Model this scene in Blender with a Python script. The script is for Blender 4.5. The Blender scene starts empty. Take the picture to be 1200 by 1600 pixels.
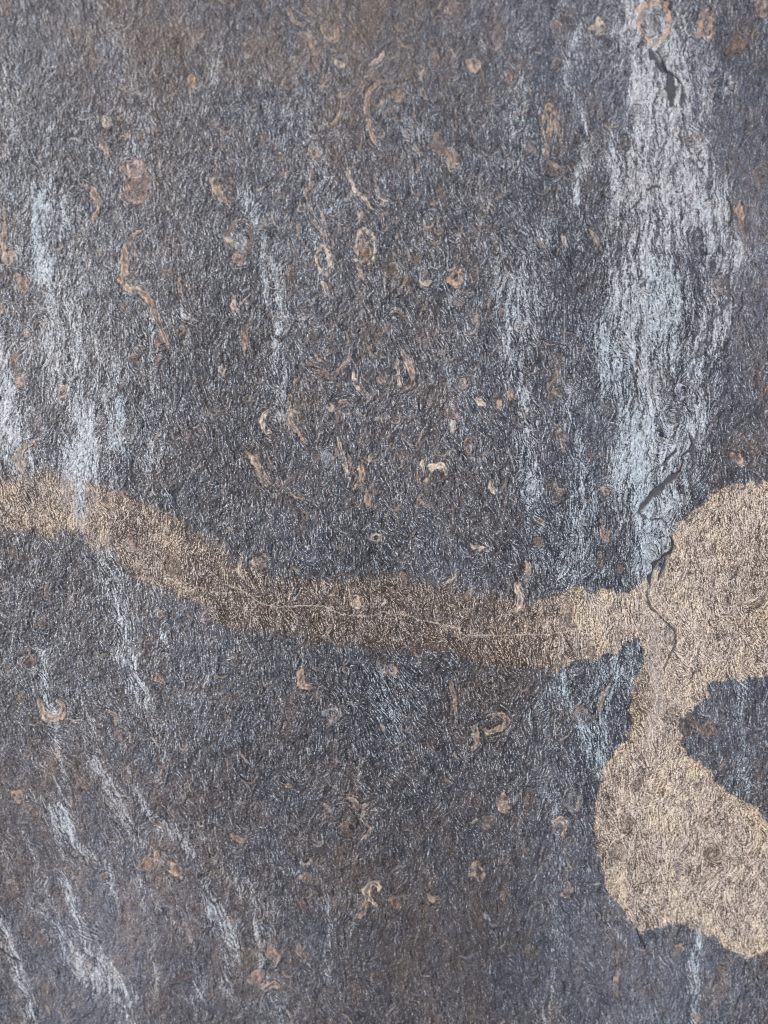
import bpy, math
import numpy as np

C = bpy.context.scene.collection
bpy.context.scene.render.engine = 'CYCLES'
bpy.context.scene.cycles.filter_width = 0.8      # crisp pixels, as the photograph's
bpy.context.scene.cycles.use_denoising = False
R = math.radians

# ------------------------------------------------------------------ camera
TILT, DIST = R(9), 0.46
PX = 0.00025                      # one photo pixel is a quarter of a millimetre on the stone
cam_d = bpy.data.cameras.new('camera')
cam = bpy.data.objects.new('camera', cam_d)
C.objects.link(cam)
TOP = 0.035                       # the slab's face lies this high
cam.location = (0, -DIST * math.sin(TILT), TOP + DIST * math.cos(TILT))
cam.rotation_euler = (TILT, 0, 0)
cam_d.sensor_fit = 'VERTICAL'
cam_d.sensor_height = 36
cam_d.lens = 36 * DIST / (1600 * PX)
cam_d.clip_start, cam_d.clip_end = 0.01, 50
cam_d.dof.use_dof = True
cam_d.dof.focus_distance = DIST - 0.003
cam_d.dof.aperture_fstop = 4.0
bpy.context.scene.camera = cam

# ------------------------------------------------------------------ sky and sun (soft, thin overcast)
SUN_EL, SUN_AZ = R(42), R(-60)
w = bpy.data.worlds.new('World')
bpy.context.scene.world = w
w.use_nodes = True
nt = w.node_tree
sky = nt.nodes.new('ShaderNodeTexSky')
sky.sky_type = 'NISHITA'
sky.sun_disc = False
sky.sun_elevation = SUN_EL
sky.sun_rotation = SUN_AZ
sky.air_density, sky.dust_density, sky.ozone_density = 1.0, 5.0, 1.0
bg = nt.nodes['Background']
bg.inputs['Strength'].default_value = 0.10
nt.links.new(sky.outputs['Color'], bg.inputs['Color'])
sd = bpy.data.lights.new('sun', 'SUN')
sd.energy, sd.angle, sd.color = 1.5, R(14), (1.0, 0.93, 0.85)
so = bpy.data.objects.new('sun', sd)
C.objects.link(so)
so.rotation_euler = (R(90) - SUN_EL, 0, -SUN_AZ + R(180))
vs = bpy.context.scene.view_settings
vs.view_transform, vs.look, vs.gamma, vs.use_curve_mapping = 'Standard', 'None', 1, False
vs.exposure = 0.38

# ------------------------------------------------------------------ sampling sheet of the stone face
# the stone is described in photo pixels (x right, y down), STEP pixels apart, with a wide margin
STEP = 1.1
X0, X1, Y0, Y1 = -240, 1440, -320, 1920
nx, ny = int((X1 - X0) / STEP) + 1, int((Y1 - Y0) / STEP) + 1
gx = X0 + STEP * np.arange(nx)
gy = Y0 + STEP * np.arange(ny)
X, Y = np.meshgrid(gx.astype(np.float32), gy.astype(np.float32))
rng = np.random.default_rng(7)
fx = np.fft.rfftfreq(nx)[None, :] / STEP
fy = np.fft.fftfreq(ny)[:, None] / STEP

def noise(lx, ly=None, slope=0.0):
    """periodic gaussian noise, feature size lx by ly photo pixels, unit variance"""
    ly = ly or lx
    f2 = (fx * lx) ** 2 + (fy * ly) ** 2
    n = np.fft.rfft2(rng.standard_normal((ny, nx)).astype(np.float32))
    filt = np.exp(-f2 * 2.2) if slope == 0 else 1.0 / (0.35 + f2) ** (slope / 2)
    o = np.fft.irfft2(n * filt, s=(ny, nx)).astype(np.float32)
    o -= o.mean()
    return o / o.std()

def blur(a, l):
    f2 = (fx * l) ** 2 + (fy * l) ** 2
    return np.fft.irfft2(np.fft.rfft2(a) * np.exp(-f2 * 2.2), s=(ny, nx)).astype(np.float32)

def sstep(a, b, v):
    t = np.clip((v - a) / (b - a), 0, 1)
    return t * t * (3 - 2 * t)

def smooth_line(pts, n=6):
    p = [np.array(q, float) for q in pts]
    if len(p) < 3:
        return [tuple(q) for q in p]
    out = []
    for i in range(len(p) - 1):
        a, b, c, d = p[max(i - 1, 0)], p[i], p[i + 1], p[min(i + 2, len(p) - 1)]
        for k in range(n):
            t = k / n
            out.append(tuple(0.5 * (2 * b + (c - a) * t + (2 * a - 5 * b + 4 * c - d) * t * t + (3 * b - a - 3 * c + d) * t ** 3)))
    out.append(tuple(p[-1]))
    return out

wx1, wy1 = noise(60), noise(60)
wx2, wy2 = noise(13), noise(13)
wx3, wy3 = noise(5), noise(5)

def window(x0, y0, x1, y1, pad):
    i0 = max(int((x0 - pad - X0) / STEP), 0); i1 = min(int((x1 + pad - X0) / STEP) + 2, nx)
    j0 = max(int((y0 - pad - Y0) / STEP), 0); j1 = min(int((y1 + pad - Y0) / STEP) + 2, ny)
    return slice(j0, j1), slice(i0, i1)

def line_dist(pts, pad, warp=1.0):
    """distance, signed side, tangent and position along a smooth line, in a window round it"""
    pts = smooth_line(pts)
    xs, ys = [p[0] for p in pts], [p[1] for p in pts]
    sl = window(min(xs), min(ys), max(xs), max(ys), pad)
    px = X[sl] + warp * (.8 * wx2[sl] + 0.6 * wx3[sl])
    py = Y[sl] + warp * (.8 * wy2[sl] + 0.6 * wy3[sl])
    D = np.full(px.shape, 1e9, np.float32); S = np.zeros_like(D); T = np.zeros_like(D); U = np.zeros_like(D)
    L = [0]
    for a, b in zip(pts, pts[1:]):
        L.append(L[-1] + math.dist(a, b))
    for k, (a, b) in enumerate(zip(pts, pts[1:])):
        dx, dy = b[0] - a[0], b[1] - a[1]
        ll = dx * dx + dy * dy + 1e-9
        t = np.clip(((px - a[0]) * dx + (py - a[1]) * dy) / ll, 0, 1)
        qx, qy = px - a[0] - t * dx, py - a[1] - t * dy
        d = np.sqrt(qx * qx + qy * qy)
        m = d < D
        D[m] = d[m]; S[m] = np.sign(qx * dy - qy * dx)[m]; T[m] = math.atan2(dy, dx)
        U[m] = ((L[k] + t * math.sqrt(ll)) / max(L[-1], 1e-6))[m]
    return sl, D, S, T, U

def poly_sd(pts, px, py):
    """signed distance to a polygon, negative inside"""
    D = np.full(px.shape, 1e9, np.float32); inside = np.zeros(px.shape, bool)
    n = len(pts)
    for i in range(n):
        a, b = pts[i], pts[(i + 1) % n]
        dx, dy = b[0] - a[0], b[1] - a[1]
        t = np.clip(((px - a[0]) * dx + (py - a[1]) * dy) / (dx * dx + dy * dy + 1e-9), 0, 1)
        D = np.minimum(D, np.hypot(px - a[0] - t * dx, py - a[1] - t * dy))
        if dy != 0:
            c = ((a[1] > py) != (b[1] > py)) & (px < dx * (py - a[1]) / dy + a[0])
            inside ^= c
    return np.where(inside, -D, D)

# ------------------------------------------------------------------ the fossils and flakes, read off the stone
# 'a' line (points, half width), 'b' lump (x, y, rx, ry), 'r' ring (x, y, rx, ry, half width); then colour and strength
F = []
def a(pts, w, c='t', s=.8): F.append(('a', pts, w, c, s))
def b(x, y, rx, ry, c='t', s=.7): F.append(('b', (x, y, rx, ry), 0, c, s))
def r(x, y, rx, ry, w, c='t', s=.7): F.append(('r', (x, y, rx, ry), w, c, s))
# top left
b(12,15,9,17,'p',.8); a([(0,128),(7,142),(10,155)],2.5,'o',.5); b(300,125,7,13,'t',.9); b(162,187,8,8,'c',.7)
a([(152,208),(162,225),(167,250)],4,'t',.7); b(212,284,23,32,'p',.9); b(205,258,16,13,'p',.7)
a([(122,283),(140,290),(150,305),(150,325),(143,345)],4.5,'t',.85); a([(338,252),(335,275),(342,300),(358,318)],5,'t',.85); b(360,300,12,17,'n',.5)
a([(3,320),(5,345),(3,380),(8,410)],4.5,'t',.85)
a([(217,360),(202,370),(194,390),(194,418),(191,438),(200,450),(218,453),(232,466),(242,488),(250,512),(262,538)],6,'t',.95)
b(248,530,9,12,'r',.7); b(200,432,11,10,'n',.6)
r(373,370,19,27,3.5,'n',.75); b(374,378,10,14,'w',.45); a([(350,363),(358,376),(370,386)],3,'c',.6); b(375,405,13,7,'t',.6)
a([(277,425),(280,450),(285,468)],4,'t',.75); a([(281,482),(290,494),(302,499)],3,'w',.8); b(215,205,9,9,'n',.6); b(192,212,7,9,'t',.5)
b(170,780,8,12,'n',.6)
# left middle
b(30,440,10,16,'t',.95); b(10,402,9,8,'t',.8); a([(50,540),(50,512),(57,499),(65,504),(67,520)],2.2,'t',.7)
a([(33,545),(23,560),(25,580),(33,592)],4.5,'n',.85); b(33,593,8,8,'t',.9); r(97,610,9,8,2.6,'t',.75); b(60,660,4,11,'r',.6); b(38,520,6,6,'t',.7)
a([(54,692),(40,696),(31,710),(34,728),(42,744)],6,'t',.9); a([(362,460),(364,475),(373,487)],3.5,'c',.75); b(375,405,14,8,'n',.6)
a([(392,505),(380,520),(383,545)],5.5,'r',.8); a([(347,570),(349,588)],3,'c',.65); a([(386,704),(396,716),(412,745),(426,758)],5.5,'t',.85)
b(210,553,8,12,'r',.7); a([(184,470),(196,484)],3.5,'n',.7); a([(140,757),(147,768),(150,785),(165,800)],3,'t',.75); b(212,568,6,6,'n',.5)
b(246,560,8,4,'r',.5); b(160,655,6,6,'r',.55); b(0,480,8,12,'t',.6)
# top middle
a([(453,8),(458,26),(475,37)],3,'t',.75); a([(468,46),(482,52),(491,68),(493,105)],4,'t',.6); a([(503,34),(510,50),(520,58),(527,50),(524,32)],4,'t',.85)
a([(600,78),(592,90),(578,99)],3.5,'c',.75); a([(607,122),(590,128),(578,140),(574,165),(576,190),(583,210),(594,230)],4,'t',.75)
a([(600,150),(592,172)],2.2,'c',.5); a([(533,160),(532,176),(524,190),(512,198)],2.6,'t',.6); a([(466,85),(456,104),(445,116)],3.2,'t',.65)
b(678,92,7,14,'p',.7); r(742,100,8,9,4,'t',.75); b(685,222,12,14,'r',.75); b(703,243,11,17,'t',.85); a([(710,178),(711,222)],4,'r',.6)
b(622,146,8,7,'t',.65); a([(545,262),(549,285),(561,302),(582,322)],4,'c',.85); a([(588,290),(593,305),(606,313)],3.5,'c',.75)
a([(487,265),(488,285),(479,302),(486,332),(500,356)],3.5,'t',.6); b(569,387,8,18,'t',.85); b(568,397,5,8,'x',.9); b(570,410,14,9,'n',.5); r(570,385,15,28,2.4,'c',.55)
b(491,236,8,8,'t',.65); a([(407,195),(411,215),(404,232)],3.5,'p',.55); b(530,95,6,7,'c',.8); b(795,118,8,10,'p',.7)
a([(682,282),(690,302),(698,325)],5.5,'n',.6); a([(547,20),(560,40),(575,66)],2.4,'o',.5); a([(660,132),(662,148),(668,153)],3,'c',.5); b(705,8,9,14,'p',.5)
a([(472,8),(486,16),(494,20)],3,'t',.6); b(449,128,11,8,'p',.6); b(709,116,10,10,'n',.4); b(775,385,6,14,'o',.45)
# top right
r(1022,36,23,31,4,'q',.72); b(1022,34,15,20,'k',.55); b(935,45,8,13,'y',.95); b(873,46,8,13,'p',.6); b(952,70,9,9,'k',.7)
r(1104,42,9,22,4,'q',.6); b(1147,70,14,17,'r',.75); b(1186,12,9,19,'q',.85); b(869,98,9,8,'r',.55)
a([(852,215),(850,188),(856,166),(863,168),(862,192),(855,226),(853,244),(864,256),(876,260),(886,278)],4,'t',.95)
b(868,264,19,13,'n',.8); a([(870,172),(873,208)],3,'t',.7); a([(1155,314),(1157,345),(1161,360)],6,'q',.75)
a([(923,358),(933,370),(936,380)],3.2,'t',.85); a([(880,366),(889,386)],3.2,'c',.7); a([(841,368),(851,388)],4,'t',.75); b(829,232,8,10,'p',.7)
b(978,222,5,11,'o',.7); a([(822,160),(818,175)],3,'t',.7); b(998,152,5,11,'p',.5); b(1165,280,9,14,'n',.5); b(1083,222,16,11,'o',.5); b(995,172,12,10,'k',.6)
b(1188,275,12,18,'o',.4)
# centre
a([(451,415),(448,432)],4,'t',.7); r(506,403,11,21,2.8,'c',.55); a([(505,438),(512,460)],3.5,'c',.65); a([(556,418),(572,434)],3.5,'c',.6)
b(612,420,9,8,'n',.7); a([(656,434),(665,442),(674,438)],3.5,'c',.75); r(712,433,9,9,3.4,'q',.85); a([(744,490),(746,512)],2.4,'t',.65)
a([(612,490),(625,484),(634,498)],3.5,'r',.75); a([(583,508),(588,525),(597,518),(590,508)],3,'n',.7); a([(622,558),(622,582),(628,604)],2.2,'c',.65)
a([(628,545),(638,563),(644,585),(643,600),(630,612)],5,'t',.8); a([(554,583),(556,600),(566,613)],3.4,'c',.9); b(596,594,4,9,'t',.75)
a([(497,578),(514,584),(524,583),(530,575)],3.4,'r',.85); a([(453,612),(453,640),(455,658),(465,676),(477,692)],3.2,'t',.9)
a([(421,643),(411,647),(408,660),(412,671),(424,676)],5.5,'y',.95); a([(530,627),(545,625),(553,634)],3,'t',.8); b(708,642,10,13,'p',.65); a([(704,655),(712,672)],4,'y',.85)
a([(745,622),(759,635)],3.4,'c',.8); b(736,696,8,12,'r',.75); a([(667,750),(671,736),(682,727),(691,728),(698,738)],5.5,'c',.95); a([(661,720),(661,738)],3.2,'c',.8)
a([(529,682),(537,716),(546,752)],2.8,'c',.8); a([(562,725),(567,740),(562,755),(552,764)],4,'t',.85); b(510,714,8,14,'w',.3); a([(583,708),(576,722)],3,'t',.7)
a([(768,750),(772,772)],3.2,'c',.7); a([(455,770),(476,781)],3,'t',.65); a([(573,765),(578,792)],3,'t',.65); a([(794,604),(800,626)],4.2,'t',.75); b(781,631,5,5,'q',.85)
b(398,718,7,10,'t',.6); b(512,548,7,10,'n',.5); b(786,487,5,7,'r',.7); b(707,665,6,9,'y',.6); a([(462,590),(458,606)],3,'t',.6); b(628,712,8,12,'n',.5)
b(494,525,9,10,'n',.5); b(478,482,7,5,'p',.6); b(739,430,8,13,'n',.5); b(665,430,9,9,'n',.5); b(725,600,7,8,'t',.55); a([(416,712),(430,744)],3,'n',.5)
# right middle
b(870,592,9,42,'o',.5); a([(862,550),(871,570),(874,592)],3,'r',.7); b(877,678,8,14,'q',.7); b(862,764,11,20,'n',.6); b(946,771,9,7,'q',.85); b(1150,715,9,9,'q',.95)
b(1121,444,8,13,'n',.8); b(918,708,9,16,'n',.55); r(1067,612,9,9,2.8,'w',.8); b(1055,651,15,11,'k',.8); b(1175,691,8,7,'n',.7); b(872,775,8,12,'n',.55); b(1195,610,6,14,'r',.5)
a([(1037,688),(1046,690)],3,'w',.8); b(873,614,6,6,'q',.6); b(1030,595,14,20,'n',.35); a([(876,686),(884,706)],3,'t',.6)
a([(822,878),(826,892),(820,905),(811,913)],4.2,'t',.9); a([(804,914),(812,930),(812,945),(804,956)],4.4,'c',.9)
a([(941,814),(942,836),(948,844),(953,828)],3.8,'q',.85); b(940,870,7,19,'n',.65); b(970,890,6,8,'r',.75); b(840,848,9,9,'n',.8); a([(952,1073),(941,1090),(936,1112)],4,'t',.75)
r(910,1118,11,11,3,'n',.5); b(1105,1141,15,15,'r',.85); b(1076,1136,13,24,'n',.8); b(887,962,11,24,'n',.8); b(923,1017,7,16,'r',.85); b(1047,990,8,16,'g',.8)
a([(1196,918),(1190,938),(1174,947)],3.4,'n',.8); a([(842,814),(850,818)],3,'t',.5); b(1020,870,10,12,'g',.4); b(1050,1105,12,12,'n',.4)
# left lower
a([(65,1094),(69,1112),(80,1122),(95,1119),(101,1106),(91,1092)],6,'t',.95); b(205,848,11,15,'p',.9); b(272,890,14,20,'n',.8); a([(247,1053),(251,1063),(259,1060)],3.8,'q',.85)
a([(380,864),(374,884),(379,902)],3.2,'c',.65); b(68,974,6,7,'p',.75); a([(17,853),(22,878)],4,'n',.8); a([(168,1112),(181,1118),(184,1132)],3,'t',.65); b(45,1031,13,10,'r',.5)
b(188,1147,12,9,'r',.5); b(74,926,4,9,'r',.6); a([(398,868),(400,888)],5,'t',.6); b(14,1048,8,7,'o',.4); b(33,1087,6,7,'o',.6); b(252,960,9,9,'t',.4)
# centre lower
a([(713,893),(712,904),(700,911)],3.2,'t',.8); b(747,855,11,3.5,'y',.75); r(586,840,6,7,3,'c',.65); b(632,906,6,12,'r',.6); b(408,880,11,11,'p',.7); b(559,943,7,10,'y',.8)
a([(474,1042),(470,1057),(476,1070),(490,1073)],4.4,'t',.9); r(610,1047,7,8,3.6,'t',.85); a([(751,1043),(741,1058),(745,1076)],4,'n',.7)
a([(755,1139),(766,1145),(785,1138),(793,1126),(780,1117),(766,1121)],4.4,'t',.9); a([(744,1135),(746,1152),(753,1165)],4,'t',.65); b(456,1115,6,7,'n',.7)
a([(705,1062),(711,1090),(712,1120)],3,'t',.6); r(520,1116,11,9,2,'w',.25); b(680,1010,18,6,'n',.3); a([(595,1128),(600,1140)],3,'c',.5); a([(748,1160),(740,1172)],4,'q',.6)
# bottom middle
a([(446,1225),(457,1232)],3,'t',.8); a([(538,1250),(553,1252),(563,1261),(576,1257)],3.6,'t',.85); a([(571,1289),(578,1298),(568,1309)],3.4,'t',.85)
a([(592,1396),(593,1384),(582,1380),(574,1389),(578,1403),(588,1416)],4.2,'c',.95); a([(572,1404),(571,1418),(564,1430),(554,1438)],4.2,'t',.85)
a([(468,1374),(478,1368)],3.6,'t',.75); b(618,1415,7,8,'r',.75); a([(668,1398),(678,1408),(684,1402)],4.4,'t',.8); r(747,1365,8,13,3.4,'t',.75); b(788,1257,8,17,'t',.8)
a([(756,1430),(765,1440)],3.2,'w',.7); a([(424,1470),(425,1488),(432,1498),(424,1513)],6,'q',.65); a([(467,1474),(470,1490),(479,1502)],4,'q',.75)
a([(407,1556),(414,1546),(428,1540),(438,1545)],5,'q',.9); r(403,1528,7,9,3.6,'p',.75); b(585,1520,14,13,'n',.4); b(478,1375,9,9,'r',.55); b(765,1285,10,12,'p',.45)
b(786,1400,4,9,'q',.6); a([(620,1570),(606,1584)],3,'n',.5); b(540,1300,9,7,'r',.5); b(695,1470,10,9,'n',.4); a([(470,1405),(480,1425)],4,'r',.5)
# bottom left
b(29,1244,11,9,'q',.85); a([(232,1289),(243,1284),(255,1290),(258,1306),(252,1325)],3.4,'n',.9); b(234,1351,14,10,'q',.9); a([(249,1330),(243,1345)],3.5,'q',.8)
a([(265,1346),(275,1356),(285,1370)],7,'q',.9); b(163,1370,8,6,'o',.8); b(107,1361,6,8,'q',.75); a([(238,1222),(250,1216),(254,1204)],3,'t',.75); a([(122,1206),(128,1220),(140,1233)],4.6,'p',.7)
a([(360,1303),(375,1312),(386,1308)],3.4,'t',.75); b(62,1450,14,13,'k',.6); b(65,1470,10,15,'r',.5); b(311,1416,7,9,'r',.5); a([(130,1452),(152,1461)],3,'k',.5)
b(137,1505,6,11,'r',.5); a([(204,1208),(206,1222)],4,'t',.5); b(45,1270,16,11,'r',.45); b(25,1382,12,10,'r',.35); a([(121,1245),(127,1262)],3,'o',.6)
# bottom right
a([(867,1302),(869,1286),(879,1281),(885,1292),(879,1312)],3.6,'t',.8); b(877,1290,5,7,'g',.6); b(829,1252,9,20,'n',.7); r(898,1254,10,13,2.6,'g',.5)
a([(965,1518),(962,1540),(968,1560)],2.8,'t',.75); b(1061,1486,9,9,'t',.6); a([(1081,1578),(1086,1590),(1094,1600)],6,'t',.7); b(1131,1514,8,9,'n',.7); b(888,1394,8,11,'q',.5)
b(967,1331,10,16,'n',.75); b(996,1222,6,12,'n',.8); b(1116,1331,13,17,'n',.65); b(1066,1361,14,14,'g',.5); b(1013,1251,6,6,'k',.6); b(1091,1229,6,7,'k',.7); b(1176,1246,14,13,'k',.5)
b(1186,1216,9,11,'n',.5); b(830,1485,9,9,'o',.5); b(980,1290,9,12,'n',.5); b(1030,1400,10,12,'n',.35); b(1105,1290,8,10,'n',.45)

PAL = {'t': (.300, .236, .188), 'n': (.125, .098, .084), 'r': (.190, .138, .116), 'p': (.225, .172, .152), 'c': (.47, .40, .33), 'y': (.48, .41, .33),
       'o': (.165, .135, .095), 'w': (.40, .43, .47), 'k': (.062, .060, .064), 'q': (.315, .232, .178), 'x': (.20, .09, .06), 'g': (.20, .19, .19)}

# ------------------------------------------------------------------ grain direction, bending round each fossil
ang = R(93) + R(9) * noise(170) + R(10) * noise(42) + R(13) * noise(16) + (R(5) + R(12) * np.clip(noise(150) * .5 + .6, 0, 1)) * noise(9)
lean = sstep(560, 0, X) * sstep(500, 900, Y)
ang = ang - R(22) * lean                                   # lower left leans like a backslash
ang = ang.astype(np.float32)
ang -= R(18) * np.exp(-((X - 700) / 200) ** 2 - ((Y - 950) / 380) ** 2)
cx, sx_ = np.cos(2 * ang), np.sin(2 * ang)                 # doubled angle so directions blend
extra = []
rs = np.random.default_rng(11)
for _ in range(2300):                                      # faint little curls all over the stone
    x, y = rs.uniform(X0, X1), rs.uniform(Y0, Y1)
    L, th, k = rs.uniform(7, 26), R(rs.normal(90, 38)), rs.normal(0, .11)
    pts = []
    for i in range(5):
        pts.append((x, y)); x += L / 4 * math.cos(th); y += L / 4 * math.sin(th); th += k * L / 4
    extra.append((pts, rs.uniform(.6, 1.7), rs.choice(list('tttnnccwrpgk')), rs.uniform(.12, .55)))

for _ in range(700):                                       # crowded in the middle of the face
    x, y = rs.normal(590, 115), rs.uniform(-60, 800)
    if rs.random() < .3: x, y = rs.normal(480, 330), rs.normal(1000, 420)
    L, th, k = rs.uniform(10, 34), R(rs.normal(95, 30)), rs.normal(0, .09)
    pts = []
    for i in range(5):
        pts.append((x, y)); x += L / 4 * math.cos(th); y += L / 4 * math.sin(th); th += k * L / 4
    extra.append((pts, rs.uniform(.7, 2.0), rs.choice(list('tttnncrpo')), rs.uniform(.25, .62)))

def swirl(sl, D, T, reach):
    wgt = np.exp(-(D / reach) ** 2)
    cx[sl] = cx[sl] * (1 - wgt) + np.cos(2 * T) * wgt
    sx_[sl] = sx_[sl] * (1 - wgt) + np.sin(2 * T) * wgt

pig = np.zeros((ny, nx, 3), np.float32)
fos = np.zeros((ny, nx), np.float32)                       # how much fossil
fid = np.full((ny, nx), -1, np.int32)                      # which one
rim = np.zeros((ny, nx), np.float32)                       # dark seam round each
fh = np.zeros((ny, nx), np.float32)                        # relief
for pts, wd, c, s in extra:
    sl, D, S, T, U = line_dist(pts, 16)
    swirl(sl, D, T, 4.5)
    m = sstep(wd + 1.0, wd - .8, D + .9 * np.abs(U * 2 - 1) ** 3 * wd) * s
    pig[sl] = pig[sl] * (1 - m[..., None]) + np.array(PAL[c], np.float32) * m[..., None]
    fos[sl] = np.maximum(fos[sl], m)
    rim[sl] = np.maximum(rim[sl], .5 * s * np.exp(-((D - wd - 1.5) / 1.2) ** 2) * (S > 0))
rough_edge = noise(4.5)
inner = noise(7, 7)
inner2 = noise(3, 9)
for i, (kind, g, wd, c, s) in enumerate(F):
    col = np.array(PAL[c], np.float32)
    if kind == 'a':
        sl, D, S, T, U = line_dist(g, 34, 1.1)
        wv = wd * (.28 + .72 * np.sin(np.pi * np.clip(U, .02, .98)) ** .8) * (1 + .25 * wx2[sl])
        sd = D - wv
        swirl(sl, np.maximum(sd, 0), T, 13)
        stripe = 1.5 * np.exp(-((D / wv - .72) / .3) ** 2) - 1.0 + .35 * wx3[sl]
    else:
        x, y, rx, ry = g
        sl = window(x - rx, y - ry, x + rx, y + ry, 34)
        k = min(.30 * min(rx, ry), 3.6) if kind == 'b' else 1.6
        px, py = X[sl] - x + k * wx2[sl] + .9 * wx3[sl], Y[sl] - y + k * wy2[sl] + .9 * wy3[sl]
        th = R(rs.uniform(-14, 14))
        px, py = px * math.cos(th) + py * math.sin(th), -px * math.sin(th) + py * math.cos(th)
        q = np.sqrt((px / rx) ** 2 + (py / ry) ** 2) + 1e-6
        sd = (q - 1) * np.sqrt(px * px + py * py) / q
        T = np.arctan2(px / rx ** 2, -py / ry ** 2).astype(np.float32)
        if kind == 'r':
            swirl(sl, np.abs(sd), T, 9)
            sd = np.abs(sd) - wd * (.85 + .35 * wx2[sl])
        else:
            swirl(sl, np.maximum(sd, 0), T, 9)
        stripe = (1.6 * np.exp(-((sd + 1.9) / 1.3) ** 2) * sstep(-.9, .5, wy2[sl]) - .9 + .5 * np.cos(sd * 1.6 + 1.6 * wx3[sl])) if kind == 'b' else .4 * wx3[sl]
    m0 = sstep(1.8, -1.4, sd + 1.0 * rough_edge[sl] + .5 * wx3[sl])
    m = m0 * s * (np.clip(.78 + .22 * stripe, .5, 1.1) if kind != 'r' else 1)
    v = np.clip(1.22 + .42 * stripe + .24 * inner[sl] + .22 * inner2[sl], .35, 1.8)
    cc = col * v[..., None]
    cc = cc * (1 + np.array([.06, 0, -.06], np.float32) * inner[sl][..., None])
    pig[sl] = pig[sl] * (1 - m[..., None]) + cc * m[..., None]
    fos[sl] = np.maximum(fos[sl] * (1 - m0), m)
    if s >= .5:
        f = fid[sl]; f[(m0 > .5)] = i
    rim[sl] = np.maximum(rim[sl] * (1 - m0), .6 * s * np.exp(-((sd - 2.0) / 1.3) ** 2) * sstep(-.8, .6, wx2[sl]))
    fh[sl] += m0 * (.05 if c not in 'kn' else -.05) * (1 - .25 * stripe)
pig = np.clip(1.08 * pig / np.maximum(fos, .05)[..., None], .01, .8)

# ------------------------------------------------------------------ grain: noise smeared along the direction
def smear(src, steps, h, crisp=False):
    nrm = np.maximum(np.hypot(cx, sx_), 1e-4)
    th = 0.5 * np.arctan2(sx_ / nrm, cx / nrm)
    vx, vy = np.cos(th).astype(np.float32), np.sin(th).astype(np.float32)
    J, I = np.meshgrid(np.arange(ny, dtype=np.float32), np.arange(nx, dtype=np.float32), indexing='ij')
    acc = src.copy()
    flat = src.ravel()
    for sgn in (1, -1):
        px, py = I.copy(), J.copy()
        lx, ly = sgn * vx, sgn * vy
        for k in range(steps):
            px += lx * h; py += ly * h
            if crisp:
                i0, j0 = np.rint(px).astype(np.int32) % nx, np.rint(py).astype(np.int32) % ny
                acc += flat[j0 * nx + i0] * (1 - .6 * k / steps)
                nvx, nvy = vx[j0, i0], vy[j0, i0]
                flip = np.where(nvx * lx + nvy * ly < 0, -1, 1).astype(np.float32)
                lx, ly = nvx * flip, nvy * flip
                continue
            ix = np.floor(px).astype(np.int32); iy = np.floor(py).astype(np.int32)
            fx_, fy_ = px - ix, py - iy
            i0, i1, j0, j1 = ix % nx, (ix + 1) % nx, iy % ny, (iy + 1) % ny
            o = (flat[j0 * nx + i0] * (1 - fx_) + flat[j0 * nx + i1] * fx_) * (1 - fy_) + (flat[j1 * nx + i0] * (1 - fx_) + flat[j1 * nx + i1] * fx_) * fy_
            acc += o * (1 - .75 * k / steps)
            nvx, nvy = vx[j0, i0], vy[j0, i0]
            flip = np.where(nvx * lx + nvy * ly < 0, -1, 1).astype(np.float32)
            lx, ly = nvx * flip, nvy * flip
    acc -= acc.mean()
    return acc / acc.std()

white_noise = lambda: rng.standard_normal((ny, nx)).astype(np.float32)
fine = smear(white_noise(), 3, 1.0, True)            # short flecks
fine2 = smear(noise(1.3), 5, 1.05, True)
fibre = smear(noise(1.8), 8, 1.2, True)           # longer fibres
dots = .6 * noise(1.6) + .6 * noise(2.6) + .5 * white_noise()
mott = noise(8, 12)
mott2 = noise(28, 46)
big = noise(140, 220)
streaky0 = noise(16, 120)
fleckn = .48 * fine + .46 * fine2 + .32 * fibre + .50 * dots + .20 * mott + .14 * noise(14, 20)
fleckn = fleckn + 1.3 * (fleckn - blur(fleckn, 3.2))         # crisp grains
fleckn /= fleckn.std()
JJ, II = np.meshgrid(np.arange(ny), np.arange(nx), indexing='ij')
def wavy(n, amp, amp2):
    return n[JJ, (II + (amp * wx1 + amp2 * wy2) - .42 * np.clip(Y - 850, 0, None) * sstep(600, 350, X) / STEP).astype(np.int32) % nx]
wisp = wavy(noise(4, 80), 4, 1.2)
streaky = wavy(streaky0, 0, 0)
thin = wavy(noise(2.6, 90), 5, 1.4)
wisp2 = wavy(noise(10, 150), 7, 1.6)

# ------------------------------------------------------------------ pale and blue streaks running down the face
W = []
def streak(pts, hw, s, blue=.5): W.append((pts, hw, s, blue))
streak([(75,195),(73,260),(68,330)], 9, .4)
streak([(58,318),(60,370),(66,432)], 12, 1.7, 1)
streak([(66,430),(88,500),(98,570),(118,640),(132,710),(126,760)], 28, .85, .4)
streak([(0,470),(12,560),(24,640),(40,720)], 18, .8, .3)
streak([(0,640),(20,700),(30,745)], 18, .5)
streak([(138,640),(134,710),(125,745),(126,806)], 9, 1.35, .6)
streak([(188,628),(188,692)], 9, 1.2, 1.3)
streak([(160,850),(180,905),(190,960),(200,1020),(215,1090)], 13, .75)
streak([(235,900),(258,985),(246,1030)], 7, .5)
streak([(65,1010),(72,1060),(88,1130),(96,1200),(112,1290)], 8, .75)
streak([(86,1265),(112,1310),(160,1350),(178,1400)], 11, .85)
streak([(108,1370),(112,1420),(132,1490),(135,1520)], 10, .75)
streak([(200,1200),(235,1270),(300,1330),(325,1400),(355,1455),(365,1520)], 9, .95, .35)
streak([(340,1430),(365,1480),(352,1540)], 14, .8, .35)
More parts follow.
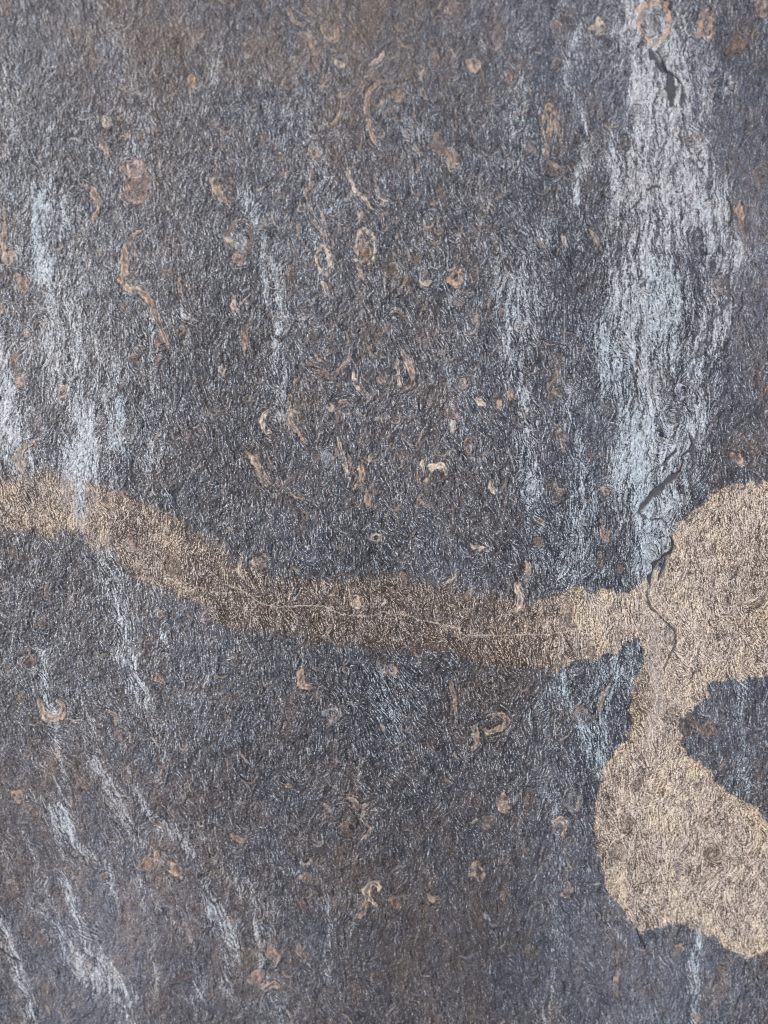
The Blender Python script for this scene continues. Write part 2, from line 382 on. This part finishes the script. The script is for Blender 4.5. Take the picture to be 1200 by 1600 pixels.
streak([(215,1370),(250,1420),(300,1470)], 7, .7, .3)
streak([(0,1440),(24,1500),(40,1560),(45,1620)], 15, .9, .35)
streak([(110,1480),(190,1550),(250,1620)], 26, .6, .3)
streak([(40,1300),(60,1360),(95,1440),(150,1560)], 7, .6, .3)
streak([(180,1310),(215,1380),(240,1470),(245,1560)], 6, .6, .3)
streak([(185,80),(205,200),(215,300)], 20, .25)
streak([(0,100),(20,240),(16,400)], 20, .35)
streak([(95,330),(120,430),(150,560),(170,680)], 22, .45)
streak([(0,560),(10,620),(8,700)], 14, .6, .3)
streak([(60,1240),(90,1300),(120,1420),(170,1520),(220,1640)], 13, .6, .3)
streak([(150,1180),(210,1290),(250,1350),(290,1440),(310,1560)], 9, .6, .3)
streak([(280,1240),(330,1330),(390,1420),(410,1540)], 9, .55, .3)
streak([(130,1100),(150,1180),(190,1260)], 16, .35)
streak([(190,1030),(240,1120),(250,1220)], 14, .4)
streak([(1035,-60),(1045,200),(1050,420),(1045,600),(1040,740)], 50, .35, .2)
streak([(1040,800),(1020,880),(1015,960),(1025,1060),(1020,1150)], 15, .6, .2)
streak([(780,120),(800,300),(790,440)], 18, .12)
streak([(700,380),(720,560),(715,700)], 22, .2)
streak([(655,150),(660,260)], 14, .25)
streak([(0,1290),(30,1380),(70,1450)], 26, .35)
streak([(385,300),(410,380),(426,470),(433,560),(443,650)], 13, .7)
streak([(232,500),(244,590),(236,680),(240,720)], 18, .5)
streak([(335,70),(332,120)], 6, .5)
streak([(195,80),(196,125)], 9, .35)
streak([(460,100),(480,230),(500,290),(480,400)], 16, .3)
streak([(600,480),(640,430),(650,350)], 25, .25)
streak([(800,470),(808,560),(824,650),(835,760)], 14, .75)
streak([(745,150),(760,330),(740,450)], 24, .1)
streak([(905,40),(888,120),(912,190),(914,240),(896,310)], 9, .85)
streak([(955,195),(960,255),(970,312)], 4, .9)
streak([(820,30),(806,150),(810,260)], 16, .35)
streak([(860,330),(830,420),(880,560),(888,680)], 12, .35)
streak([(1000,-120),(1000,80),(1006,200),(1008,330),(1002,450)], 34, .95, .2)
streak([(1060,-120),(1055,80),(1060,200),(1075,290)], 34, .7, .2)
streak([(1082,250),(1110,330),(1118,430),(1110,520)], 24, .85, .1)
streak([(1000,450),(985,520),(1010,620),(1022,700),(1010,790)], 30, .75, .35)
streak([(1050,440),(1050,540),(1100,600),(1080,700),(1056,770)], 24, .6, .7)
streak([(1115,310),(1125,400)], 16, .7)
streak([(930,510),(960,590),(995,680),(1000,760),(1012,860)], 15, .8, .8)
streak([(960,720),(985,800),(1000,880)], 16, .45, .8)
streak([(905,690),(912,790),(905,890)], 20, .4, .9)
streak([(830,770),(850,880)], 16, .3, .9)
streak([(970,1020),(950,1100),(930,1200)], 20, .5, 1)
streak([(875,1040),(885,1090),(930,1180)], 9, .55, 1)
streak([(1155,1080),(1160,1200),(1165,1240)], 10, .6, 1)
streak([(1098,1440),(1086,1500),(1084,1600)], 6, .75, .9)
streak([(862,1250),(880,1420),(850,1600)], 16, .35, .8)
streak([(560,1200),(575,1330),(540,1480)], 12, .3)
streak([(600,1060),(620,1150)], 20, .3, .9)
streak([(420,1390),(416,1500),(440,1600)], 14, .35)
streak([(515,1390),(510,1530)], 7, .4)
white = np.zeros((ny, nx), np.float32)
blue = np.full((ny, nx), .5, np.float32)
for pts, hw, s, bl in W:
    hw = hw * (.82 if pts[0][1] > 1150 and pts[0][0] < 420 else 1.08)
    s = s * (.85 if pts[0][1] > 1150 and pts[0][0] < 420 else 1)
    sl, D, S, T, U = line_dist(pts, hw * 4, 0)
    e = D * (1 + .2 * wx1[sl]) + .13 * hw * streaky[sl] + .10 * hw * mott[sl]
    m = np.exp(-np.clip(e / hw, 0, 9) ** 2 * .8) * s
    white[sl] = white[sl] + m * (1 - .35 * white[sl])
    k = np.clip(m, 0, 1) ** .5
    blue[sl] = blue[sl] * (1 - k) + bl * k
white = 1.18 * np.minimum(white, 1.2 + .2 * white) * np.clip(.92 + .24 * wisp + .14 * wisp2 + .24 * thin + .10 * mott + .10 * mott2, .15, 1.7)
veil = np.clip(.75 + .35 * sstep(700, 1000, X) - .35 * np.exp(-((X - 560) / 200) ** 2), .3, 1.2)
white += .17 * veil * np.clip(.6 * wisp2 + .9 * thin + .3 * wisp - .35, 0, 2.0)
white += .03

# broad tone of the face: (x, y, rx, ry, lighter, warmer)
tone = .10 * big + .05 * mott2
warm = .10 * noise(120, 160) + .12 * mott2 + .10 * noise(30, 42)
soft = np.zeros((ny, nx), np.float32)                      # where the flecks are worn smooth
for x, y, rx, ry, dl, dw, ds in [
    (330, 40, 330, 85, .16, .30, .45), (540, 40, 120, 110, .12, .30, .2), (60, 60, 110, 110, .16, .0, .2), (700, 60, 160, 140, .12, .25, .4), (290, 105, 60, 40, .0, .4, .2),
    (960, 150, 330, 240, .22, -.15, .45), (1160, 250, 90, 260, .14, .25, .6), (1160, 560, 70, 200, .22, -.05, .5),
    (520, 620, 300, 260, -.14, .02, 0), (900, 450, 200, 400, .04, -.2, 0), (250, 350, 300, 250, .02, -.15, 0), (300, 600, 120, 200, -.16, -.05, 0), (250, 270, 260, 120, .0, .05, 0), (680, 740, 190, 150, -.10, .05, 0),
    (60, 1000, 130, 120, -.10, -.1, 0), (560, 860, 260, 60, -.08, -.25, 0), (900, 800, 120, 160, -.02, -.4, 0), (900, 620, 90, 200, .03, -.1, .15),
    (120, 1420, 240, 220, .36, -.02, .7), (20, 1330, 80, 190, .14, .15, .6), (260, 1560, 240, 120, .14, -.05, .6), (150, 1200, 120, 60, .06, .25, .3), (620, 1440, 200, 180, -.06, .20, .5),
    (600, 1240, 200, 130, -.10, .08, 0), (780, 1500, 160, 160, -.02, .0, .5), (1040, 1540, 230, 110, .20, -.12, .75), (870, 1400, 80, 140, .08, -.15, .4),
    (1160, 1140, 85, 85, .36, -.15, .5), (900, 1130, 110, 110, -.10, -.40, .0), (780, 1080, 80, 110, -.10, .30, .0), (420, 440, 60, 200, .05, .0, 0), (430, 1100, 240, 70, -.06, -.05, 0),
    (60, 560, 110, 160, .05, -.1, -.1), (500, 1500, 260, 160, .0, .22, .1), (200, 1400, 160, 200, 0, .2, 0)]:
    g = np.exp(-((X - x) / rx) ** 2 - ((Y - y) / ry) ** 2)
    tone += dl * g; warm += dw * g; soft += ds * g
soft = np.clip(soft, 0, .85)

# ------------------------------------------------------------------ tan stain
BAND = [(-300,742),(0,748),(30,752),(55,738),(70,731),(85,736),(104,748),(125,750),(148,750),(160,762),(182,766),(205,776),(230,790),(262,800),(288,812),(300,828),(330,846),(352,854),
        (358,876),(400,886),(430,902),(500,904),(560,900),(600,896),(650,906),(700,916),(760,926),(808,936),(830,944),(850,934),(880,922),(912,920),(942,923),(962,926),(985,925),(997,913),
        (1012,903),(1034,890),(1040,870),(1050,855),(1052,835),(1060,815),(1080,800),(1100,785),(1115,770),(1135,760),(1165,755),(1185,752),(1240,756),(1500,740),
        (1500,1050),(1200,1060),(1150,1063),(1130,1063),(1105,1065),(1103,1090),(1090,1105),(1085,1115),(1064,1122),(1062,1138),(1070,1170),(1090,1190),(1112,1211),(1135,1238),(1152,1246),
        (1168,1252),(1186,1270),(1204,1290),(1300,1340),(1500,1380),(1500,1540),(1200,1490),(1176,1497),(1150,1493),(1135,1480),(1115,1465),(1092,1455),(1075,1442),(1045,1447),(1020,1456),
        (1000,1459),(988,1443),(975,1426),(960,1408),(950,1390),(940,1360),(932,1330),(928,1290),(931,1250),(938,1230),(946,1200),(955,1184),(966,1165),(979,1155),(984,1130),(986,1095),
        (991,1060),(1001,1040),(1006,1018),(1000,1002),(984,996),(976,1005),(970,1018),(945,1021),(934,1031),(905,1032),(890,1038),(866,1046),(835,1044),(800,1046),(760,1036),(735,1032),(720,1026),(700,1016),(650,1018),
        (600,1014),(540,1006),(490,1004),(450,988),(400,986),(352,984),(335,970),(320,955),(300,936),(275,930),(258,920),(230,914),(210,903),(192,880),(176,864),(150,860),(140,846),
        (120,832),(95,830),(70,840),(60,836),(40,830),(0,826),(-300,838)]
tsd = poly_sd(BAND, X + 2.2 * wx2 + 1.2 * wx3, Y + 2.2 * wy2 + 1.2 * wy3)
hard = np.clip(sstep(780, 900, X) + .25, 0, 1)
leftband = np.clip(sstep(420, 200, X), 0, 1)             # crisp edge on the right, dissolving on the left
tan = sstep(0, 1, (.5 - tsd / (2.5 + 20 * (1 - hard)) - (1 - hard) * .16 * fleckn - .22 * hard * fleckn - .12 * noise(5)) * 1.0)
dense = np.clip(sstep(850, 1000, X - .0 * Y) * .95 + .62 * np.exp(-((X - 910) / 70) ** 2 - ((Y - 975) / 60) ** 2) + .42 * leftband, 0, 1)
dense = np.clip(dense + .12 * mott2 * (dense > .02) + .05 * mott, 0, 1.1)
dense *= 1 - .75 * np.exp(-((X - 995) / 20) ** 2 - ((Y - 1060) / 85) ** 2) - .35 * np.exp(-((X - 1170) / 60) ** 2 - ((Y - 930) / 90) ** 2)
brownish = np.exp(-((X - 760) / 60) ** 2 - ((Y - 1060) / 60) ** 2) * .4

# ------------------------------------------------------------------ colour of the stone face
def mixc(c0, c1, t):
    t = t[..., None]
    return c0 * (1 - t) + c1 * t

A = lambda *v: np.array(v, np.float32)
dark = mixc(A(.028, .029, .041) * np.ones((ny, nx, 3), np.float32), A(.042, .034, .031), np.clip(.26 + .9 * warm + .16 * noise(5), 0, 1))
mid = mixc(A(.116, .131, .163) * np.ones((ny, nx, 3), np.float32), A(.146, .120, .106), np.clip(.26 + .9 * warm + .16 * noise(5), 0, 1))
lum = np.clip(.5 + .30 * (1 - soft * .45) * (.3 * fibre + .3 * mott + .5 * fine + .5 * dots), 0, 1)
base = mixc(dark, mid, lum) * np.exp(tone * 1.15)[..., None]
pale = mixc(A(.66, .67, .70) * np.ones((ny, nx, 3), np.float32), A(.53, .665, .76), np.clip(blue, 0, 1.2))  # pale mineral flecks, with bluish sky glints painted into the same colour
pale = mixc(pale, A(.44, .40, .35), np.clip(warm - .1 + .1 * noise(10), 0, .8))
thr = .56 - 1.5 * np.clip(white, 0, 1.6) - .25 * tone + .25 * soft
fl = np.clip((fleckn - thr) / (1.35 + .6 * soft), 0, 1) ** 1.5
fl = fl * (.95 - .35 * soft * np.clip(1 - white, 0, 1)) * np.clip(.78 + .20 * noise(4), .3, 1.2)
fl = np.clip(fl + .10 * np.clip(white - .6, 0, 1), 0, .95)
line = sstep(.8, 1.9, -(.6 * fibre + .45 * fine2 + .45 * dots) / .88)
fl = fl * (1 - .75 * line)
base = base * (1 - .52 * line)[..., None]
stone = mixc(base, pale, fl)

tdark = mixc(A(.074, .057, .050) * np.ones((ny, nx, 3), np.float32), A(.165, .132, .112), np.clip(dense, 0, 1))
tdark *= (1 + .14 * fibre + .06 * mott + .1 * dots)[..., None].clip(.4, 1.8)
straw = np.clip(np.exp(-np.abs(tsd) / 22) * .6 + .25 * mott2 + .3 * sstep(.6, 1.8, fibre), 0, 1)
tpale = mixc(A(.78, .67, .55) * np.ones((ny, nx, 3), np.float32), A(.82, .715, .575), np.clip(dense + .2 * mott2, 0, 1))
tfn = .5 * fleckn + .42 * dots + .40 * fine + .22 * fibre
tfn += .6 * (tfn - blur(tfn, 3)); tfn /= tfn.std()
tf = np.clip((tfn + .12 * inner + .08 * mott - (.18 - .95 * dense)) / 1.8, 0, 1) * .93
tpale = mixc(tpale * A(.97, 1.0, 1.07), tpale * A(1.04, .99, .88), straw)
tanc = mixc(tdark, tpale, tf)
tanc = tanc * (1 - .35 * line)[..., None]
wt = np.clip(white * .55, 0, .6) * (.55 + .35 * sstep(-1, 1, fleckn))
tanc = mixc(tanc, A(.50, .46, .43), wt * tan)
strip = np.clip(np.exp(-((X - 126) / 9) ** 2) * sstep(735, 750, Y) * sstep(812, 800, Y), 0, 1)
tan = tan * (1 - .85 * strip)
centre = np.exp(-((X - 600) / 230) ** 4)
tan = tan * np.clip(1 - (1 - hard) * (.20 + .16 * mott2 + .10 * mott + .10 * noise(16)) * (.25 + .75 * centre), .25, 1)
stone = mixc(stone, tanc, tan)
stone = stone * (1 - brownish[..., None] * A(.15, .3, .45))

# fossils, flecked over a little by the grain
over = np.clip(1.3 * fos * (1 - .38 * sstep(.5, 2.4, fleckn + .4 * mott)) * (1 - .25 * soft), 0, 1)
stone = stone * (1 - .55 * np.clip(rim, 0, 1) * (1 - fos))[..., None]
stone = mixc(stone, pig * (1 + .10 * fine[..., None]), over)

# ------------------------------------------------------------------ relief (in photo pixels)
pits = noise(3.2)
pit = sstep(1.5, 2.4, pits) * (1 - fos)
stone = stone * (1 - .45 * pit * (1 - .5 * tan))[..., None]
height = .10 * fibre + .12 * fine2 + .28 * mott + .40 * noise(2.6) - .9 * pit + .35 * noise(20)
height = height * (1 - .45 * soft) * (1 - .5 * fos) + fh * 6 - 1.1 * rim * (1 - fos)
height += .5 * noise(70) + .12 * inner * fos + .25 * tan

# ------------------------------------------------------------------ cracks, thin veins, scratches
lid = np.full((ny, nx), -1, np.int32)                      # which line
LINES = []
def groove(name, pts, hw, depth, col, warp=.8):
    k = len(LINES); LINES.append(name)
    sl, D, S, T, U = line_dist(pts, 14, warp)
    wv = hw * (.35 + .75 * np.sin(np.pi * np.clip(U, .02, .98)) ** .7) * (1 + .25 * wx2[sl])
    m = sstep(.9, -.9, D - wv)
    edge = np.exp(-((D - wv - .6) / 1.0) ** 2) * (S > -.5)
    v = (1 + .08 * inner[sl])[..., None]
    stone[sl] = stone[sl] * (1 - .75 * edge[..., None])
    stone[sl] = stone[sl] * (1 - m[..., None]) + np.array(col, np.float32) * v * m[..., None]
    height[sl] = height[sl] * (1 - .8 * m) - .55 * depth * m - .3 * edge
    f = lid[sl]; f[m > .5] = k
def hair(name, pts, hw, col, s, warp=1.5, brk=.5, part=True):
    k = len(LINES)
    if part: LINES.append(name)
    sl, D, S, T, U = line_dist(pts, 8, warp)
    m = sstep(hw + .9, hw - .7, D) * s * np.clip(.85 + brk * wy2[sl], .1, 1.2)
    m = np.clip(m, 0, 1)
    stone[sl] = stone[sl] * (1 - m[..., None]) + np.array(col, np.float32) * m[..., None]
    height[sl] += (.0 if part else -.2) * m
    if part:
        f = lid[sl]; f[(D < hw + .35) & (f < 0)] = k
groove('crack', [(1106,524),(1090,556),(1078,600),(1064,640),(1068,660),(1078,676)], .9, .8, (.09,.09,.10), 1.6)
groove('crack', [(1066,166),(1070,200),(1076,240),(1092,268),(1112,292)], .9, .7, (.11,.11,.12), 1.6)
groove('crack', [(1000,800),(1012,812),(1030,812),(1046,824),(1050,838)], .9, .8, (.08,.08,.09), 1.4)
GR = (.085, .086, .096)
for pts in ([(1002,330),(996,380),(1004,430),(998,470)], [(1090,330),(1098,380),(1092,430),(1104,470)], [(1056,560),(1046,590),(1052,620),(1044,650)],
            [(986,560),(992,600),(1002,640),(1004,680)], [(1022,200),(1030,240),(1024,280)], [(1108,560),(1102,600),(1106,640)], [(1010,700),(1016,730),(1008,760)],
            [(985,200),(978,250),(984,300)], [(906,130),(918,165),(925,195),(915,215)], [(1036,520),(1028,560),(1034,600)]):
    groove('crack', pts, .8, .6, (.07,.07,.08), 2.2)
groove('crack', [(1014,80),(1020,92),(1030,105),(1040,114)], 5.2, 2.2, GR)
groove('crack', [(1026,82),(1034,96),(1041,112),(1056,122),(1066,138)], 1.5, 2.0, (.03,.03,.035))
groove('crack', [(1045,118),(1047,135),(1049,150),(1049,163)], 6.5, 2.2, GR)
groove('crack', [(1066,138),(1066,152),(1064,165)], 3.6, 2.0, GR)
groove('crack', [(1138,430),(1140,460),(1128,485),(1108,505),(1090,520)], 2.2, .8, (.11,.115,.13), 1.6)
groove('crack', [(1078,676),(1084,690),(1078,702),(1066,712),(1068,722)], 1.6, 1.8, (.05,.05,.055))
groove('crack', [(1068,722),(1062,736),(1048,748),(1032,760),(1018,774),(1008,786),(1000,800)], 5.0, 2.4, GR)
groove('crack', [(1056,706),(1044,716),(1036,726)], 1.2, 1.4, (.04,.04,.045))
groove('crack', [(1046,838),(1051,848),(1048,860),(1038,868),(1030,874)], 2.4, 2.0, (.05,.05,.056))
groove('crack', [(1032,872),(1022,884),(1016,898),(1014,912)], 3.4, 2.2, (.06,.061,.07))
groove('crack', [(1040,872),(1036,888),(1028,904)], 2.6, 1.8, (.09,.09,.095))
groove('crack', [(1014,914),(1010,930),(1014,946),(1024,958),(1036,970)], 1.1, .8, (.075,.07,.066))
groove('crack', [(1036,970),(1048,980),(1055,992),(1053,1008),(1047,1024),(1036,1044)], .9, .7, (.07,.065,.06))
groove('crack', [(1002,300),(998,315),(985,325)], 1.0, 1.0, (.05,.05,.055))
groove('crack', [(1012,297),(1022,290),(1032,296)], 1.2, 1.0, (.06,.05,.05))
groove('crack', [(1134,300),(1143,330),(1140,352)], 1.1, 1.0, (.05,.05,.055))
groove('crack', [(994,1452),(1000,1466),(1008,1482)], 1.2, 1.0, (.04,.04,.045))
groove('crack', [(0,1482),(14,1492),(32,1502)], 1.2, 1.0, (.04,.04,.045))
VC = (.62, .52, .42)
hair('vein', [(352,914),(378,922),(400,938),(415,945),(450,948),(475,948),(500,946),(520,954),(535,960),(570,962)], .5, VC, .9, .8, .15)
hair('vein', [(570,962),(600,958),(635,960),(660,969),(700,978),(716,985),(730,992),(770,993)], .5, VC, .9, .8, .15)
hair('vein', [(770,993),(820,992),(862,990),(900,985),(930,972),(965,962),(1000,958),(1030,960)], .7, (.60,.48,.36), .75, .8, .2)
hair('vein', [(718,986),(723,998),(722,1010)], .8, VC, .8)
hair('vein', [(282,926),(310,922),(352,926),(382,924)], .7, VC, .6)
hair('vein', [(1062,998),(1090,990),(1112,980),(1150,972),(1200,962),(1290,955)], .8, (.52,.40,.27), .6)
hair('vein', [(1088,1382),(1110,1368),(1140,1350),(1172,1352),(1200,1366),(1260,1380)], 1.0, (.55,.43,.31), .45)
hair('vein', [(1030,1068),(1038,1100),(1030,1140),(1020,1160)], .8, (.55,.42,.28), .4)
hair('vein', [(1108,1345),(1122,1338)], .9, (.58,.42,.26), .6)
for pts in ([(0,924),(77,910),(127,898),(160,888),(230,862),(300,837),(360,810),(400,788)], [(400,788),(443,767),(500,730),(547,697),(587,667),(633,627)],
            [(633,627),(683,580),(733,527),(765,495),(797,463),(815,438)]):
    hair('scratch', pts, .25, (.36,.36,.38), .35, 0, .35, part=False)
for pts, s in (([(738,524),(790,556)], .45), ([(718,520),(738,526)], .4), ([(1092,130),(1112,108),(1124,88)], .4), ([(1060,146),(1098,142)], .35), ([(883,470),(882,535)], .65),
               ([(20,120),(36,134)], .6), ([(497,492),(540,560)], .25), ([(530,520),(580,500)], .25), ([(400,640),(480,610),(560,596)], .15), ([(1008,530),(1016,640)], .2)):
    hair('scratch', pts, .45, (.50,.50,.52), s, 0, .3, part=False)

stone = np.clip(stone, .012, .75)

# ------------------------------------------------------------------ lift the sheet onto the slab
f_px = 1600 * (DIST / (1600 * PX))                         # focal length in photo pixels
ct, st_ = math.cos(TILT), math.sin(TILT)
def to_world(x, y):
    u, v = (x - 600) / f_px, (800 - y) / f_px              # ray (u, v, -1), turned by the tilt
    dy, dz = v * ct + st_, v * st_ - ct
    t = -(DIST * ct) / dz
    return t * u, -DIST * st_ + t * dy
WX, WY = to_world(X.astype(np.float64), Y.astype(np.float64))
WZ = (height * PX * .62).astype(np.float64)
WZ += 0.0011 * noise(500)
co = np.stack([WX, WY, WZ + TOP], -1).astype(np.float32)

# keep every sample inside the picture, every second one in the margin
def pick(g, lo, hi):
    idx = [i for i in range(len(g)) if lo <= g[i] <= hi or i % 2 == 0]
    if idx[-1] != len(g) - 1: idx.append(len(g) - 1)
    return np.array(idx)
ix, iy = pick(gx, -40, 1240), pick(gy, -50, 1650)
co = co[iy][:, ix]; colr = stone[iy][:, ix]; fidk = fid[iy][:, ix]; lidk = lid[iy][:, ix]; tank = (tsd[iy][:, ix] < 0)
glk = (np.clip(.5 + .13 * fleckn - .15 * fos, 0, 1))[iy][:, ix]
ny2, nx2 = co.shape[:2]
# smooth normals of the whole sheet, shared by all parts so that no seam shows
dxv = np.gradient(co, axis=1); dyv = np.gradient(co, axis=0)
nrm = np.cross(dyv, dxv); nrm /= np.linalg.norm(nrm, axis=-1, keepdims=True)
co_f, col_f, gl_f, nrm_f = co.reshape(-1, 3), colr.reshape(-1, 3), glk.ravel(), nrm.reshape(-1, 3)
J, I = np.meshgrid(np.arange(ny2 - 1), np.arange(nx2 - 1), indexing='ij')
v00 = J * nx2 + I
QUAD = np.stack([v00, v00 + nx2, v00 + nx2 + 1, v00 + 1], -1).reshape(-1, 4)     # upward facing
cell = lambda m: m[:-1, :-1]
NF = len(F)
cid = np.zeros(J.shape, np.int32)                          # 0 slab, 1 tan patch, 2.. fossils, then lines
cid[cell(tank)] = 1
fc = cell(fidk); cid[fc >= 0] = 2 + fc[fc >= 0]
lc = cell(lidk); cid[lc >= 0] = 2 + NF + lc[lc >= 0]
cid = cid.ravel()

# ------------------------------------------------------------------ material
def stone_material(name, rough, spec, tint=(1, 1, 1)):
    m = bpy.data.materials.new(name); m.use_nodes = True
    n, l = m.node_tree.nodes, m.node_tree.links
    bs = n['Principled BSDF']
    at = n.new('ShaderNodeAttribute'); at.attribute_name = 'pigment_and_glints'
    gl = n.new('ShaderNodeAttribute'); gl.attribute_name = 'fleck'
    tc = n.new('ShaderNodeTexCoord')
    gr = n.new('ShaderNodeTexNoise'); gr.inputs['Scale'].default_value = 2600; gr.inputs['Detail'].default_value = 2
    l.new(tc.outputs['Object'], gr.inputs['Vector'])
    mr = n.new('ShaderNodeMapRange'); mr.inputs['From Min'].default_value = .3; mr.inputs['From Max'].default_value = .7
    mr.inputs['To Min'].default_value = .80; mr.inputs['To Max'].default_value = 1.20
    l.new(gr.outputs['Fac'], mr.inputs['Value'])
    mx = n.new('ShaderNodeVectorMath'); mx.operation = 'MULTIPLY'
    l.new(at.outputs['Color'], mx.inputs[0]); l.new(mr.outputs['Result'], mx.inputs[1])
    mt = n.new('ShaderNodeVectorMath'); mt.operation = 'MULTIPLY'; mt.inputs[1].default_value = tint
    l.new(mx.outputs[0], mt.inputs[0]); l.new(mt.outputs[0], bs.inputs['Base Color'])
    rr = n.new('ShaderNodeMapRange'); rr.inputs['To Min'].default_value = rough + .12; rr.inputs['To Max'].default_value = rough - .14
    l.new(gl.outputs['Fac'], rr.inputs['Value']); l.new(rr.outputs['Result'], bs.inputs['Roughness'])
    bs.inputs['Specular IOR Level'].default_value = spec
    bp = n.new('ShaderNodeBump'); bp.inputs['Strength'].default_value = .25; bp.inputs['Distance'].default_value = .0001
    l.new(gr.outputs['Fac'], bp.inputs['Height']); l.new(bp.outputs['Normal'], bs.inputs['Normal'])
    return m
M_STONE = stone_material('flecked_dark_stone', .52, .5)
M_TAN = stone_material('tan_stained_stone', .62, .35)
M_FOSSIL = stone_material('brown_fossil', .55, .4)
M_CRACK = stone_material('smooth_dark_crack', .42, .5)
M_VEIN = stone_material('pale_calcite', .5, .4)

def build(name, ids, mat, parent=None, depth=.003, floor=True):
    """one mesh: the sheet's cells with these ids, with walls round them and a flat bottom"""
    q = QUAD[np.isin(cid, ids)]
    used, inv = np.unique(q, return_inverse=True)
    q = inv.reshape(-1, 4).astype(np.int64)
    nv = len(used)
    e = np.concatenate([q[:, [0, 1]], q[:, [1, 2]], q[:, [2, 3]], q[:, [3, 0]]])
    key = np.minimum(e[:, 0], e[:, 1]) * nv + np.maximum(e[:, 0], e[:, 1])
    _, first, cnt = np.unique(key, return_index=True, return_counts=True)
    be = e[first[cnt == 1]]                                # outline edges
    top = co_f[used]
    low = top.copy(); low[:, 2] = TOP - depth if depth < TOP else 0
    P = [top]; Fq = [q]
    bu, binv = np.unique(be, return_inverse=True); binv = binv.reshape(-1, 2)
    o1 = nv; o2 = o1 + len(bu); o3 = o2 + len(bu)
    P += [top[bu], low[bu]]                                # own vertices for the walls
    Fq.append(np.stack([binv[:, 1] + o1, binv[:, 0] + o1, binv[:, 0] + o2, binv[:, 1] + o2], -1))
    src = [used, used[bu], used[bu]]
    if floor:
        P.append(low); Fq.append(q[:, ::-1] + o3); src.append(used)
    P = np.concatenate(P); Fq = np.concatenate(Fq); src = np.concatenate(src)
    me = bpy.data.meshes.new(name)
    me.vertices.add(len(P)); me.vertices.foreach_set('co', P.astype(np.float32).ravel())
    me.loops.add(Fq.size); me.loops.foreach_set('vertex_index', Fq.ravel().astype(np.int32))
    me.polygons.add(len(Fq)); me.polygons.foreach_set('loop_start', np.arange(0, Fq.size, 4, dtype=np.int32))
    me.update(calc_edges=True)
    at = me.attributes.new('pigment_and_glints', 'FLOAT_COLOR', 'POINT')
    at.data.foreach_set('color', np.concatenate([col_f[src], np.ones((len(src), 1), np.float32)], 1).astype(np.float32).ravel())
    g = me.attributes.new('fleck', 'FLOAT', 'POINT'); g.data.foreach_set('value', gl_f[src].astype(np.float32))
    me.polygons.foreach_set('use_smooth', np.ones(len(Fq), bool))
    vn = nrm_f[src].copy()
    vn[nv:] = 0                                            # zero keeps the computed normal
    me.normals_split_custom_set_from_vertices([tuple(v) for v in vn]) if len(P) < 4000 or name == 'tan_patch' else None
    me.materials.append(mat)
    o = bpy.data.objects.new(name, me); C.objects.link(o)
    if parent: o.parent = parent
    return o

slab = build('weathered_stone', [0], M_STONE, None, .035, True)
slab['label'] = 'dark grey weathered stone slab with pale streaks, brown fossils and a tan stain across it'
slab['category'] = 'stone slab'
slab['kind'] = 'thing'
build('tan_patch', [1], M_TAN, slab)
area = [(int((cid == 2 + i).sum()), i) for i in range(NF)]
area = sorted([t for t in area if t[0] >= 6], reverse=True)
WORD = {'t': 'tan brown', 'n': 'dark brown', 'r': 'reddish brown', 'p': 'pinkish brown', 'c': 'cream', 'y': 'pale yellow', 'o': 'olive brown', 'w': 'whitish', 'k': 'near black', 'q': 'orange brown', 'x': 'rust red', 'g': 'grey'}
FORM = {'a': 'curled fossil fragment', 'b': 'rounded fossil fragment', 'r': 'ring shaped fossil fragment'}
for n_, i in area[:100]:
    o = build('fossil_fragment', [2 + i], M_FOSSIL, slab)
    o['label'] = WORD[F[i][3]] + ' ' + FORM[F[i][0]]
rest = build('fossil_fragment', [2 + i for _, i in area[100:]], M_FOSSIL, slab)
rest['kind'] = 'stuff'
tiny = [2 + i for i in range(NF) if (cid == 2 + i).sum() in range(1, 6)]
if tiny: build('fossil_crumbs', tiny, M_FOSSIL, slab)
for k, nm in enumerate(LINES):
    ids = 2 + NF + k
    if (cid == ids).sum() < 3: continue
    build(nm, [ids], M_CRACK if nm == 'crack' else M_VEIN, slab, .002)
print('cells', len(QUAD), 'parts', len(slab.children))
